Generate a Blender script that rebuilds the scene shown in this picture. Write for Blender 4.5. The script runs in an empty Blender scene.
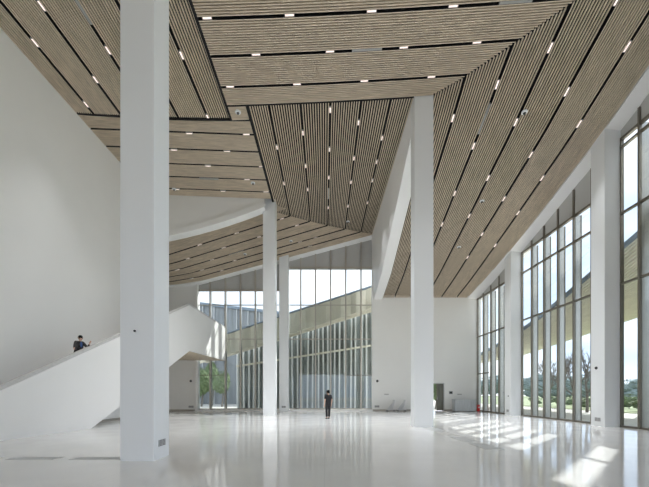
import bpy, math, random
from mathutils import Vector, Matrix
random.seed(7)
S = bpy.context.scene
COL = S.collection
F = 345.0; CX = 324.5; HY = 393.0; EYE = 1.55

# ------------------------------------------------------------------ helpers
class MB:
    def __init__(s): s.v = []; s.f = []; s.m = []; s.smooth = False
    def add(s, vs, fs, mi=0):
        o = len(s.v); s.v += [tuple(p) for p in vs]
        for f in fs: s.f.append(tuple(i + o for i in f)); s.m.append(mi)
        return s
    def box(s, x0, x1, y0, y1, z0, z1, mi=0):
        v = [(x0,y0,z0),(x1,y0,z0),(x1,y1,z0),(x0,y1,z0),(x0,y0,z1),(x1,y0,z1),(x1,y1,z1),(x0,y1,z1)]
        return s.add(v, [(3,2,1,0),(4,5,6,7),(0,1,5,4),(1,2,6,5),(2,3,7,6),(3,0,4,7)], mi)
    def cbox(s, x0, x1, y0, y1, z0, z1, c=.015, mi=0):
        # box with chamfered upright edges
        p = [(x0+c,y0),(x1-c,y0),(x1,y0+c),(x1,y1-c),(x1-c,y1),(x0+c,y1),(x0,y1-c),(x0,y0+c)]
        v = [(a,b,z0) for a,b in p] + [(a,b,z1) for a,b in p]
        fs = [tuple(range(7,-1,-1)), tuple(range(8,16))] + [(i,(i+1)%8,(i+1)%8+8,i+8) for i in range(8)]
        return s.add(v, fs, mi)
    def prism(s, pts, off, mi=0):
        # polygon of 3D points extruded by off
        n = len(pts); off = Vector(off)
        v = [Vector(p) for p in pts] + [Vector(p) + off for p in pts]
        return s.add(v, [tuple(range(n-1,-1,-1)), tuple(range(n,2*n))] + [(i,(i+1)%n,(i+1)%n+n,i+n) for i in range(n)], mi)
    def tube(s, pts, rs, n=8, mi=0):
        pts = [Vector(p) for p in pts]
        if not hasattr(rs, '__len__'): rs = [rs]*len(pts)
        base = len(s.v)
        for i, p in enumerate(pts):
            d = (pts[min(i+1,len(pts)-1)] - pts[max(i-1,0)]).normalized()
            a = d.orthogonal().normalized() if i == 0 else (a - d*a.dot(d)).normalized()
            b = d.cross(a)
            for k in range(n):
                t = 2*math.pi*k/n
                s.v.append(tuple(p + (a*math.cos(t) + b*math.sin(t))*rs[i]))
        for i in range(len(pts)-1):
            for k in range(n):
                s.f.append((base+i*n+k, base+i*n+(k+1)%n, base+(i+1)*n+(k+1)%n, base+(i+1)*n+k)); s.m.append(mi)
        s.f.append(tuple(base+k for k in range(n-1,-1,-1))); s.m.append(mi)
        e = base+(len(pts)-1)*n
        s.f.append(tuple(e+k for k in range(n))); s.m.append(mi)
        return s
    def ball(s, c, r, nu=14, nv=9, fn=None, mi=0):
        c = Vector(c); r = r if hasattr(r,'__len__') else (r,r,r); base = len(s.v)
        for i in range(nv+1):
            ph = math.pi*i/nv
            for k in range(nu):
                t = 2*math.pi*k/nu
                d = Vector((math.sin(ph)*math.cos(t), math.sin(ph)*math.sin(t), math.cos(ph)))
                q = fn(d) if fn else 1
                s.v.append((c.x+d.x*r[0]*q, c.y+d.y*r[1]*q, c.z+d.z*r[2]*q))
        for i in range(nv):
            for k in range(nu):
                s.f.append((base+i*nu+k, base+(i+1)*nu+k, base+(i+1)*nu+(k+1)%nu, base+i*nu+(k+1)%nu)); s.m.append(mi)
        return s
    def build(s, name, mats, parent=None, smooth=False, loc=None):
        me = bpy.data.meshes.new(name)
        if loc is not None:
            s.v = [(a-loc[0], b-loc[1], c-loc[2]) for a,b,c in s.v]
        me.from_pydata(s.v, [], s.f); me.validate()
        mats = mats if isinstance(mats, (list,tuple)) else [mats]
        for m in mats: me.materials.append(m)
        if len(mats) > 1 and len(me.polygons) == len(s.m):
            me.polygons.foreach_set('material_index', s.m)
        if smooth: me.polygons.foreach_set('use_smooth', [True]*len(me.polygons))
        me.update()
        o = bpy.data.objects.new(name, me); COL.objects.link(o)
        if loc is not None: o.location = loc
        if parent is not None:
            if loc is not None and parent.type == 'EMPTY': o.location = Vector(loc) - parent.location
            o.parent = parent
        return o

def tag(o, label, cat, group=None, kind=None):
    if label: o['label'] = label
    if cat: o['category'] = cat
    if group: o['group'] = group
    if kind: o['kind'] = kind
    return o
def empty(name, loc=(0,0,0)):
    o = bpy.data.objects.new(name, None); COL.objects.link(o); o.location = loc; o.empty_display_size = .2
    return o
def part(mb, name, mat, parent, **k):
    # mesh written in world coordinates, parented to an unrotated empty
    l = parent.location
    mb.v = [(a-l.x, b-l.y, c-l.z) for a,b,c in mb.v]
    return mb.build(name, mat, parent, **k)
def struct(o, label=None): o['kind'] = 'structure'; 
def mkstruct(o, label, cat):
    tag(o, label, cat, None, 'structure'); return o

# ------------------------------------------------------------------ materials
def mat(name, col, rough=.5, metal=0, noise=None, spec=.5, bump=None, emit=None):
    m = bpy.data.materials.new(name); m.use_nodes = True
    nt = m.node_tree; b = nt.nodes['Principled BSDF']
    b.inputs['Base Color'].default_value = (*col, 1); b.inputs['Roughness'].default_value = rough
    b.inputs['Metallic'].default_value = metal; b.inputs['Specular IOR Level'].default_value = spec
    tc = nt.nodes.new('ShaderNodeTexCoord'); mp = nt.nodes.new('ShaderNodeMapping')
    nt.links.new(tc.outputs['Object'], mp.inputs[0])
    n = nt.nodes.new('ShaderNodeTexNoise'); nt.links.new(mp.outputs[0], n.inputs['Vector'])
    sc, amt, st = noise or (3, .04, (1,1,1))
    mp.inputs['Scale'].default_value = st; n.inputs['Scale'].default_value = sc; n.inputs['Detail'].default_value = 5
    r = nt.nodes.new('ShaderNodeMapRange'); r.inputs['From Min'].default_value = .3; r.inputs['From Max'].default_value = .7
    r.inputs['To Min'].default_value = 1-amt; r.inputs['To Max'].default_value = 1+amt
    nt.links.new(n.outputs['Fac'], r.inputs['Value'])
    mx = nt.nodes.new('ShaderNodeVectorMath'); mx.operation = 'SCALE'; mx.inputs[0].default_value = col
    nt.links.new(r.outputs[0], mx.inputs['Scale']); nt.links.new(mx.outputs[0], b.inputs['Base Color'])
    if bump:
        bp = nt.nodes.new('ShaderNodeBump'); bp.inputs['Strength'].default_value = bump
        bp.inputs['Distance'].default_value = .02
        nt.links.new(n.outputs['Fac'], bp.inputs['Height']); nt.links.new(bp.outputs[0], b.inputs['Normal'])
    if emit:
        b.inputs['Emission Color'].default_value = (*emit[0], 1); b.inputs['Emission Strength'].default_value = emit[1]
    return m

def glass_mat(name, tint, refl=.5, rough=0.0):
    m = bpy.data.materials.new(name); m.use_nodes = True
    nt = m.node_tree; nt.nodes.clear()
    o = nt.nodes.new('ShaderNodeOutputMaterial'); t = nt.nodes.new('ShaderNodeBsdfTransparent')
    t.inputs[0].default_value = (*tint, 1)
    g = nt.nodes.new('ShaderNodeBsdfGlossy'); g.inputs['Roughness'].default_value = rough
    g.inputs['Color'].default_value = (.9,.95,.97,1)
    fr = nt.nodes.new('ShaderNodeLayerWeight'); fr.inputs['Blend'].default_value = .5
    pw = nt.nodes.new('ShaderNodeMath'); pw.operation = 'POWER'; pw.inputs[1].default_value = 5
    nt.links.new(fr.outputs['Facing'], pw.inputs[0])
    mu = nt.nodes.new('ShaderNodeMath'); mu.operation = 'MULTIPLY_ADD'; mu.inputs[1].default_value = refl; mu.inputs[2].default_value = refl*.09
    nt.links.new(pw.outputs[0], mu.inputs[0])
    mx = nt.nodes.new('ShaderNodeMixShader')
    nt.links.new(mu.outputs[0], mx.inputs[0]); nt.links.new(t.outputs[0], mx.inputs[1]); nt.links.new(g.outputs[0], mx.inputs[2])
    nt.links.new(mx.outputs[0], o.inputs[0])
    return m

M = {}
M['white'] = mat('white_plaster', (.86,.86,.85), .55, noise=(.6,.012,(1,1,1)))
M['column'] = mat('white_column_paint', (.84,.865,.885), .4, noise=(.5,.01,(1,1,1)))
M['greywall'] = mat('far_plaster', (.84,.84,.82), .6, noise=(.5,.012,(1,1,1)))
M['wood_x'] = mat('oak_slats_across', (.66,.56,.435), .55, noise=(3,.18,(.5,9,1)))
M['wood_y'] = mat('oak_slats_along', (.66,.56,.435), .55, noise=(3,.18,(9,.5,1)))
M['black'] = mat('black_void_lining', (.008,.008,.009), .9)
M['grey_panel'] = mat('grey_infill_panel', (.50,.50,.49), .5, noise=(.7,.03,(1,1,1)))
M['bronze'] = mat('bronze_frame', (.20,.182,.15), .4, .6)
M['mullion'] = mat('champagne_mullion', (.50,.47,.42), .4, .5)
M['fin'] = mat('pale_fin', (.43,.425,.40), .33, .8)
M['glass'] = glass_mat('clear_glass', (.93,.96,.96), .5)
M['glass2'] = glass_mat('courtyard_glass', (.92,.95,.945), .6)
M['device'] = mat('black_device', (.02,.02,.022), .4)
M['plate'] = mat('grey_plate', (.52,.53,.54), .45, .3)
M['plate_dark'] = mat('grille_slots', (.12,.12,.12), .6)
M['lamp'] = mat('lamp_diffuser', (.9,.8,.75), .5, emit=((1,.80,.74), .38))
M['diffuser'] = mat('air_diffuser', (.42,.42,.41), .5, .2)
M['skin'] = mat('skin', (.62,.40,.30), .5)
M['hair'] = mat('black_hair', (.006,.0055,.0055), .85, spec=.15, noise=(40,.3,(1,1,1)))
M['black_cloth'] = mat('black_cloth', (.018,.018,.022), .8, noise=(30,.2,(1,1,1)))
M['jacket'] = mat('dark_patterned_jacket', (.05,.048,.05), .8, noise=(14,.8,(1,1,1)))
M['blue_cloth'] = mat('blue_shirt', (.06,.12,.32), .8)
M['red'] = mat('red_paint', (.62,.02,.015), .4)
M['galv'] = mat('grey_sheet', (.52,.545,.56), .45, .3, noise=(5,.1,(4,4,.4)))
M['board'] = mat('pale_board', (.66,.67,.68), .45)
M['base'] = mat('base_strip', (.40,.37,.33), .5)
M['cladding'] = mat('champagne_cladding', (.80,.745,.63), .45, .1, noise=(1.5,.1,(1,1,.3)))
M['facade'] = mat('courtyard_facade_glass', (.27,.30,.29), .4, .0, noise=(1.3,.45,(2.2,1,.12)))
M['facade_fin'] = mat('pale_translucent_fin', (.74,.76,.75), .35, .0, noise=(1,.15,(1,1,.3)))
M['blueglass'] = mat('blue_facade_glass', (.22,.235,.25), .4, .0, noise=(1,.25,(2,1,.2)))
M['roof_edge'] = mat('blue_grey_roof_edge', (.20,.25,.31), .5)
M['grass'] = mat('grass', (.25,.29,.15), .9, noise=(2,.35,(1,1,1)))
M['paving'] = mat('pale_paving', (.55,.53,.49), .8, noise=(2,.1,(1,1,1)))
M['leaf'] = mat('leaves', (.12,.17,.075), .8, noise=(3,.4,(1,1,1)))
M['haze_tree'] = mat('haze_tinted_leaves', (.20,.25,.25), .9, noise=(1,.3,(1,1,1)))  # distance haze put into the leaf colour as a blue-grey tint
M['bark'] = mat('bark', (.16,.14,.12), .9, noise=(6,.3,(1,1,.2)))
M['door_glass'] = mat('dark_green_door_panel', (.19,.195,.165), .25, .1, noise=(3,.2,(3,1,.3)))

# polished floor
def floor_mat():
    m = mat('polished_terrazzo', (.79,.785,.775), .1, noise=(.55,.05,(1,1,1)))
    nt = m.node_tree; b = nt.nodes['Principled BSDF']
    tc = [n for n in nt.nodes if n.type == 'TEX_COORD'][0]
    n2 = nt.nodes.new('ShaderNodeTexNoise'); n2.inputs['Scale'].default_value = 1.2; n2.inputs['Detail'].default_value = 6
    nt.links.new(tc.outputs['Object'], n2.inputs['Vector'])
    r = nt.nodes.new('ShaderNodeMapRange'); r.inputs['From Min'].default_value = .3; r.inputs['From Max'].default_value = .7
    r.inputs['To Min'].default_value = .05; r.inputs['To Max'].default_value = .14
    nt.links.new(n2.outputs['Fac'], r.inputs[0]); nt.links.new(r.outputs[0], b.inputs['Roughness'])
    br = nt.nodes.new('ShaderNodeTexBrick'); br.offset = 0; br.squash = 1
    br.inputs['Scale'].default_value = 1; br.inputs['Brick Width'].default_value = 4; br.inputs['Row Height'].default_value = 4
    br.inputs['Mortar Size'].default_value = .006
    br.inputs['Color1'].default_value = br.inputs['Color2'].default_value = (1,1,1,1); br.inputs['Mortar'].default_value = (.9,.9,.9,1)
    nt.links.new(tc.outputs['Object'], br.inputs['Vector'])
    n3 = nt.nodes.new('ShaderNodeTexNoise'); n3.inputs['Scale'].default_value = 60
    nt.links.new(tc.outputs['Object'], n3.inputs['Vector'])
    r3 = nt.nodes.new('ShaderNodeMapRange'); r3.inputs['To Min'].default_value = .93; r3.inputs['To Max'].default_value = 1.07
    nt.links.new(n3.outputs['Fac'], r3.inputs[0])
    a = nt.nodes.new('ShaderNodeVectorMath'); a.operation = 'MULTIPLY'
    src = b.inputs['Base Color'].links[0].from_socket
    nt.links.new(src, a.inputs[0]); nt.links.new(br.outputs['Color'], a.inputs[1])
    c = nt.nodes.new('ShaderNodeVectorMath'); c.operation = 'SCALE'
    nt.links.new(a.outputs[0], c.inputs[0]); nt.links.new(r3.outputs[0], c.inputs['Scale'])
    nt.links.new(c.outputs[0], b.inputs['Base Color'])
    return m
M['floor'] = floor_mat()

# ------------------------------------------------------------------ ceiling surfaces
PK = [(-6,21),(6,17.7),(8,16.75),(10,15.9),(12,15.05),(13.4,14.5),(15.8,13.5),(18,12.88),(20.5,12.15),(24.2,11.15),(27,10.42),(30,9.81),(32,9.4)]
def P(y):
    for (a,za),(b,zb) in zip(PK, PK[1:]):
        if y <= b: 
            return za + (zb-za)*(y-a)/(b-a)
    return PK[-1][1]
def Ps(y): return (P(y-.7)+P(y+.7)+2*P(y))/4
def z1(x, y): return 14.63 + .03*(x+4) + .0022*(max(x,-4)+4)**2
def z2(x, y): return 14.7 + .004*(min(x,-4)+4)**2
def z3(x, y): return 14.65 + .005*(min(x,-4)+4)**2
def z4(x, y): return 14.65 + .06*(x+3.5)
def z5(x, y):
    z0 = 14.86 - .32*(y-24.3) if y < 25.3 else 14.54 - (y-25.3)*.36
    s = .335 - (y-24.3)*.0125
    xt = -11.2 - (30-y)*.5
    if x < xt: return z0 + s*(xt+3.5) + (x-xt)*.04
    return z0 + s*(x+3.5)
def z6(x, y):
    fy = 1 if y < 15 else max(0, (26-y)/11)
    return Ps(y) + max(0, 1.6*(10.1-x)/5.2)*fy
def bisect(f, a, b):
    fa = f(a)
    for _ in range(40):
        m = (a+b)/2; fm = f(m)
        if (fa < 0) == (fm < 0): a, fa = m, fm
        else: b = m
    return (a+b)/2
def ridge_y(x): return bisect(lambda y: z6(x,y)-z1(x,y), 6, 17)
def ridge_x(y):
    f = lambda x: z6(x,y)-z1(x,y)
    if f(12.8) > 0: return 12.8
    return bisect(f, 3.5, 12.8)
def b45_y(x): return bisect(lambda y: z5(x,y)-z4(x,y), 24.0, 30)
def b45_x(y):
    f = lambda x: z5(x,y)-z4(x,y)
    if f(4.1) < 0: return 4.1
    return bisect(f, -3.5, 4.1)

ceiling = mkstruct(empty('ceiling', (0,0,0)), 'folded oak slat ceiling over the white hall with black slots', 'ceiling')
SW, SD, BK = .040, .07, .2
def slat_field(zf, axis, cuts, rng, nseg, wood):
    """cuts: sorted gap centre lines and edges across; rng(c)->(a,b) run along axis"""
    ed = [cuts[0]] + cuts[1:-1] + [cuts[-1]]
    for i in range(len(ed)-1):
        hw = .06 if axis == 'x' else .064
        g0 = .02 if i == 0 else hw; g1 = .02 if i == len(ed)-2 else hw
        lo, hi = ed[i]+g0, ed[i+1]-g1
        if hi-lo < .06: continue
        n = max(1, round((hi-lo-SW)/(.115 if zf is z4 else .1 if axis == 'y' else .09))); mb = MB()
        pitch = (hi-lo-SW)/n
        for k in range(n+1):
            c = lo + SW/2 + pitch*k
            a, b = rng(c)
            if b-a < .05: continue
            pts = []
            for j in range(nseg+1):
                t = a+(b-a)*j/nseg
                for dc, dz in ((-SW/2,0),(SW/2,0),(SW/2,SD),(-SW/2,SD)):
                    x, y = (t, c+dc) if axis == 'x' else (c+dc, t)
                    z = zf(*( (t,c) if axis == 'x' else (c,t)))
                    pts.append((x,y,z+dz))
            fs = [(0,1,2,3), tuple(nseg*4+q for q in (3,2,1,0))]
            for j in range(nseg):
                o = j*4
                for q in range(4): fs.append((o+q, o+4+q, o+4+(q+1)%4, o+(q+1)%4))
            mb.add(pts, fs)
        if mb.v: mb.build('slat_panel', wood, ceiling)
    # black sides of the slots
    mb = MB()
    for g in ed[1:-1]:
        for dc in (-hw+.004, hw-.004):
            a, b = rng(g)
            if b-a < .05: continue
            for j in range(nseg):
                t0, t1 = a+(b-a)*j/nseg, a+(b-a)*(j+1)/nseg
                q = []
                for t in (t0, t1):
                    x, y = (t, g) if axis == 'x' else (g, t); z = zf(x, y)
                    if axis == 'x': q.append([(x,y+dc-.004,z),(x,y+dc+.004,z),(x,y+dc+.004,z+BK),(x,y+dc-.004,z+BK)])
                    else: q.append([(x+dc-.004,y,z),(x+dc+.004,y,z),(x+dc+.004,y,z+BK),(x+dc-.004,y,z+BK)])
                mb.add(q[0]+q[1],[(0,1,5,4),(1,2,6,5),(2,3,7,6),(3,0,4,7)])
    if mb.v: mb.build('slot_lining', M['black'], ceiling)
    # black lining above
    mb = MB(); N = 26; ns = max(nseg, 2)
    for k in range(N+1):
        c = ed[0]+(ed[-1]-ed[0])*k/N; a, b = rng(c)
        for j in range(ns+1):
            t = a+(b-a)*j/ns
            x, y = (t,c) if axis == 'x' else (c,t)
            mb.v.append((x,y,zf(x,y)+BK))
    for k in range(N):
        for j in range(ns):
            o = k*(ns+1)+j; mb.f.append((o,o+1,o+ns+2,o+ns+1)); mb.m.append(0)
    mb.build('ceiling_lining', M['black'], ceiling)

G1 = [6.0, 6.65, 8.0, 9.35, 10.7, 12.05, 13.4, 14.75, 15.68]
G2 = [-11.9, -11.05, -9.72, -8.37, -7.0, -5.58, -4.52]
G3 = [16.66, 17.5, 18.75, 20.0, 21.22, 22.5, 23.3]
G4 = [-3.46, -2.55, -1.1, .27, 1.69, 3.05, 4.1]
G5 = [23.9, b45_y(-2.55), b45_y(-1.1), b45_y(.27), b45_y(1.69), b45_y(3.05), 29.53]
G6 = [5.0, 6.05, 7.4, 8.75, 10.1, 11.45, 12.75]
slat_field(z1, 'x', G1, lambda y: (-4.42, ridge_x(y)-.02), 12, M['wood_x'])
slat_field(z1, 'x', [15.76, 16.55], lambda y: (-4.42, -3.62), 1, M['wood_x'])
slat_field(z2, 'y', G2, lambda x: (6.0, 16.5), 1, M['wood_y'])
slat_field(z3, 'x', G3, lambda y: (-11.9, -3.6), 1, M['wood_x'])
slat_field(z4, 'y', G4, lambda x: (15.78, b45_y(x)-.03), 1, M['wood_y'])
slat_field(z5, 'x', G5, lambda y: (-15 if y > 24.4 else -11.9, b45_x(y)-.03 if y > 24.3 else -3.5), 8, M['wood_x'])
slat_field(z6, 'y', G6, lambda x: (ridge_y(x)+.03, 29.95), 16, M['wood_y'])
# plain boards towards the entrance side, dark edging strips along the folds
mb = MB()
N = 12
for k in range(N+1):
    x = -4.5 + 17.3*k/N
    mb.v += [(x,-4,z1(x,0)),(x,6,z1(x,0))]
for k in range(N): mb.f.append((2*k,2*k+1,2*k+3,2*k+2)); mb.m.append(0)
mb.add([(-11.9,-4,14.95),(-4.5,-4,14.7),(-4.5,6,14.7),(-11.9,6,14.95)], [(0,1,2,3)])
mb.build('ceiling_board', M['wood_x'], ceiling)
mb = MB()
mb.box(-4.54,-4.43,6,16.6,14.64,14.9)
mb.box(-3.6,-3.47,15.7,24.3,14.655,14.9)
# line the folded edges between fields
def lining(pts, h=.25, t=.05):
    m = MB()
    for (a, b) in zip(pts, pts[1:]):
        a = Vector(a); b = Vector(b); d = (b-a); d.z = 0; d.normalize(); n = Vector((-d.y,d.x,0))*t/2
        q = [a-n, a+n, b+n, b-n]; mb.add([p for p in q]+[p+Vector((0,0,h)) for p in q], [(0,3,2,1),(4,5,6,7),(0,1,5,4),(1,2,6,5),(2,3,7,6),(3,0,4,7)])
xs = [5+.6*k for k in range(14)]
lining([(x, ridge_y(x), z1(x,0)+.03) for x in xs if x <= 12.8])
lining([(-11.9+.84*k, 16.6, z3(-11.9+.84*k,0)+.01) for k in range(11)], t=.09)
lining([(-4.42+.85*k, 15.74, z1(-4.42+.85*k,0)+.01) for k in range(11)], h=.15, t=.06)
lining([(x, b45_y(x), z4(x,0)+.03) for x in [-3.5+.76*k for k in range(11)]])
mb.build('edge_lining', M['black'], ceiling)

# ------------------------------------------------------------------ setting: floor, walls, roof
o = MB().box(-15.3, 14.0, -4, 30.35, -.3, 0).build('floor', M['floor']); mkstruct(o, 'polished pale terrazzo floor of the hall', 'floor')
o = MB().box(-12.3, -11.9, -4, 24.3, 0, 18).box(-15,-12.3,23.9,24.3,0,18).box(-15.3,-15,23.9,30.35,0,18).build('wall_left', M['white']); mkstruct(o, 'tall plain white wall behind the staircase', 'wall')
o = MB().box(-15.3, 14.2, -4.3, 30.6, 18, 18.3).build('ceiling', M['black']); mkstruct(o, 'black roof slab above the slat ceiling', 'ceiling')

# far wall (right part) with the door opening
DX0, DX1, DZ = 9.1, 10.42, 2.42
mb = MB()
mb.box(4.13, DX0, 30, 30.35, 0, 18); mb.box(DX1, 13.6, 30, 30.35, 0, 18); mb.box(DX0, DX1, 30, 30.35, DZ, 18)
o = mb.build('wall_back', M['greywall']); mkstruct(o, 'white end wall beside the glazed courtyard wall', 'wall')
o = MB().box(4.13, DX0, 29.96, 30, 0, .12).box(DX1, 13.45, 29.96, 30, 0, .12).build('baseboard_back', M['base']); mkstruct(o, 'thin brownish base strip along the end wall', 'baseboard')
o = MB().box(-11.9,-11.86, 15, 24.3, 0, .12).box(-15,-11.2,29.96,30,0,.12).build('baseboard_left', M['base']); mkstruct(o, 'thin brownish base strip under the stair', 'baseboard')
# short white pier at the left of the courtyard glazing
o = MB().box(-15, -10.97, 30.0, 30.35, 0, 18).box(-11.2,-10.97,29.8,30,0,18).build('wall_pier', M['white']); o.name='wall_back_left'; mkstruct(o, 'narrow white wall return left of the courtyard glazing', 'wall')

# right wall above the glazing + soffit band
mb = MB(); ys = [-4,0,4,6,8,10,12,13.4,15,17,19,21,23.6,25.5,27,28.5,30.35]
for a, b in zip(ys, ys[1:]):
    za, zb = Ps(a)-.1, Ps(b)-.1
    mb.add([(13.6,a,za),(13.6,b,zb),(13.6,b,22),(13.6,a,22),(14,a,za),(14,b,zb),(14,b,22),(14,a,22)],
           [(0,1,2,3),(4,7,6,5),(0,4,5,1)])
o = mb.build('wall_right', M['white']); mkstruct(o, 'white upper wall above the tall right windows', 'wall')
mb = MB()
for a, b in zip(ys, ys[1:]):
    za, zb = Ps(a), Ps(b)
    ia = 12.78 - max(0,a-22)*.05; ib = 12.78 - max(0,b-22)*.05
    q = [(ia,a,za-.03),(13.62,a,za-.12),(13.62,b,zb-.12),(ib,b,zb-.03)]
    mb.add(q+[(p[0],p[1],p[2]+.3) for p in q], [(0,3,2,1),(4,5,6,7),(0,1,5,4),(1,2,6,5),(2,3,7,6),(3,0,4,7)])
o = mb.build('trim_1', M['white']); mkstruct(o, 'sloping white soffit band between slat ceiling and right windows', 'trim')

# bulkhead between the dark field and the right field
def zlow(y): return z6(5.0, y) - .12
def zmid(y): return min(14.9, zlow(y) + (1.15 if y < 21 else 1.15 + (y-21)*.17))
mb = MB(); ys = [15.9,17,18.5,20,21.5,23,24.5,26,27.5,29,30]
for a, b in zip(ys, ys[1:]):
    for f0, f1 in (((4.06, lambda y: z4(4,y)+.3), (4.2, zmid)), ((4.2, zmid), (4.3, zlow)), ((4.3, zlow), (5.02, zlow)), ((5.02, zlow), (5.02, lambda y: z4(4,y)+.6))):
        mb.add([(f0[0],a,f0[1](a)),(f1[0],a,f1[1](a)),(f1[0],b,f1[1](b)),(f0[0],b,f0[1](b))], [(0,1,2,3)])
o = mb.build('trim_2', M['white']); mkstruct(o, 'white sloping bulkhead running back from the middle column', 'trim')

# bulkhead with curved lower rim at the end of field three
def zrim(x):
    t = (x+11.9)/8.4
    return 11.85 + 2.45*(t + .42*(t*t-t)*1.0)
mb = MB(); N = 24
for k in range(N):
    a = -11.9+7.85*k/N; b = -11.9+7.85*(k+1)/N
    for (y0, y1, e0, top) in ((23.34, 23.7, .36, 15.1),):
        q = [(a,y0,zrim(a)+e0),(b,y0,zrim(b)+e0),(b,y0,top),(a,y0,top)]
        mb.add(q+[(p[0],y1,p[2]) for p in q], [(0,1,2,3),(7,6,5,4),(0,4,5,1),(3,2,6,7)])
o = mb.build('trim_3', M['greywall']); mkstruct(o, 'grey-white bulkhead above the curved rim, left of the slim column', 'trim')
mb = MB()
for k in range(N):
    a = -11.9+7.85*k/N; b = -11.9+7.85*(k+1)/N
    q = [(a,23.22,zrim(a)),(b,23.22,zrim(b)),(b,23.22,zrim(b)+.37),(a,23.22,zrim(a)+.37)]
    mb.add(q+[(p[0],23.95,p[2]) for p in q], [(0,1,2,3),(7,6,5,4),(0,4,5,1),(3,2,6,7)])
o = mb.build('trim_4', M['white']); mkstruct(o, 'curved white rim below the bulkhead', 'trim')
# sloping fascia over the courtyard glazing
mb = MB(); N = 20
for k in range(N):
    a = -15+19.2*k/N; b = -15+19.2*(k+1)/N
    q = [(a,29.5,z5(a,29.5)-.02),(b,29.5,z5(b,29.5)-.02),(b,30.0,z5(b,30)+.02),(a,30.0,z5(a,30)+.02)]
    mb.add(q+[(p[0],p[1],p[2]+.6) for p in q], [(0,1,2,3),(7,6,5,4),(0,4,5,1),(3,2,6,7)])
o = mb.build('trim_5', M['white']); mkstruct(o, 'sloping white fascia over the courtyard glazing', 'trim')

# ------------------------------------------------------------------ courtyard glazing (back)
BM = [(p-CX)/F*30 for p in (210.2,225.3,240.4,255.3,270.6,285.6,300.8,315.6,330.6,345.7,361)]
xL, xM, xR = -10.97, -3.5, 4.13
def ztop(x): return z5(x,30)-.02
def back_window(name, label, x0, x1, gt, muls, zts, extra):
    w = mkstruct(empty(name, ((x0+x1)/2, 30.05, 0)), label, 'window')
    part(MB().box(x0,x1,30.10,30.12,.15,gt), 'glazing', M['glass2'], w)
    # infill panel above the glass
    part(MB().prism([(x0,30.08,gt),(x1,30.08,gt),(x1,30.08,17.9),(x0,30.08,17.9)], (0,.2,0)), 'infill_panel', M['grey_panel'], w)
    part(MB().box(x0,x1,30.02,30.16,.12,.2).box(x0,x1,30.02,30.16,gt-.08,gt+.04), 'window_frame', M['mullion'], w)
    for m in muls:
        if x0+.05 < m < x1-.05:
            part(MB().box(m-.055,m+.055,29.93,30.09,.12,max(gt,ztop(m)+.1)), 'mullion', M['mullion'], w)
            part(MB().box(m-.02,m+.02,30.13,30.5,.12,gt), 'outer_fin', M['fin'], w)
    for z in zts: part(MB().box(x0,x1,30.06,30.15,z-.035,z+.035), 'transom', M['mullion'], w)
    for (a,b,z) in extra: part(MB().box(a,b,30.05,30.15,z-.03,z+.03), 'transom', M['bronze'], w)
    return w
back_window('window_1', 'tall courtyard window left of the two slim columns', xL, xM, 10.5, BM, (9.22, 6.25), [(xL, BM[1], 3.1)])
back_window('window_2', 'taller courtyard window behind the standing man', xM, xR, 12.5, BM, (12.35, 9.22, 6.25), [(BM[9]-.0, xR, 3.1)])
o = MB().box(xL, xR, 29.55, 30.1, 0, .13).build('trim_6', M['white']); mkstruct(o, 'low white sill step along the courtyard glazing', 'trim')

# ------------------------------------------------------------------ right glazing
def right_window(name, label, y0, y1, gt, fins, zts, extra=(), depth=.27):
    w = mkstruct(empty(name, (13.5, (y0+y1)/2, 0)), label, 'window')
    part(MB().box(13.50,13.52,y0,y1,.05,gt), 'glazing', M['glass'], w)
    n = 8; m_ = MB()
    for k in range(n):
        a = y0+(y1-y0)*k/n; b = y0+(y1-y0)*(k+1)/n
        ta, tb = max(gt, Ps(a)+.1), max(gt, Ps(b)+.1)
        q = [(13.48,a,gt),(13.48,b,gt),(13.48,b,tb),(13.48,a,ta)]
        m_.add(q+[(13.62,p[1],p[2]) for p in q], [(0,3,2,1),(4,5,6,7),(0,1,5,4)])
    part(m_, 'infill_panel', M['grey_panel'], w)
    part(MB().box(13.44,13.58,y0,y1,0,.09).box(13.44,13.58,y0,y1,gt-.08,gt+.04).box(13.44,13.58,y1-.06,y1,0,gt).box(13.44,13.58,y0,y0+.06,0,gt), 'window_frame', M['bronze'], w)
    for f in fins:
        part(MB().box(13.40,13.5,f-.045,f+.045,.02,max(gt,Ps(f)-.2)), 'mullion', M['bronze'], w)
        of = part(MB().box(13.53,13.53+depth,f-.03,f+.03,.02,gt), 'outer_fin', M['fin'], w)
        part(MB().box(13.53+depth,13.58+depth,f-.05,f+.05,.02,gt), 'fin_edge', M['bronze'], w).parent = of
    for z in zts: part(MB().box(13.43,13.56,y0,y1,z-.045,z+.045), 'transom', M['bronze'], w)
    for (a,b,z) in extra: part(MB().box(13.45,13.56,a,b,z-.04,z+.04), 'transom', M['bronze'], w)
    return w
right_window('window_3', 'farthest tall right window beside the end wall', 24.4, 30, 9.7, [24.9+1.29*k for k in range(4)], (6.4,), [(28.0,30,3.2)]).location.x = 13.3
right_window('window_4', 'middle tall right window between the two wall piers', 16.5, 23.6, 11.12, [17.35+1.26*k for k in range(5)], (6.5, 9.7))
right_window('window_5', 'nearest tall right window cut by the photo edge', 8.5, 15.7, 13.1, [9.65+1.27*k for k in range(5)], (6.5, 9.7, 12.7), depth=1.2)  # outer fins made deeper to block the sun in this bay
right_window('window_6', 'tall right window beside the camera', .5, 7.7, 15.2, [1.7+1.27*k for k in range(5)], (6.5, 9.7, 12.7), depth=1.2)  # same deepened fins, unseen, shaped to keep the sun out

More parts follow.
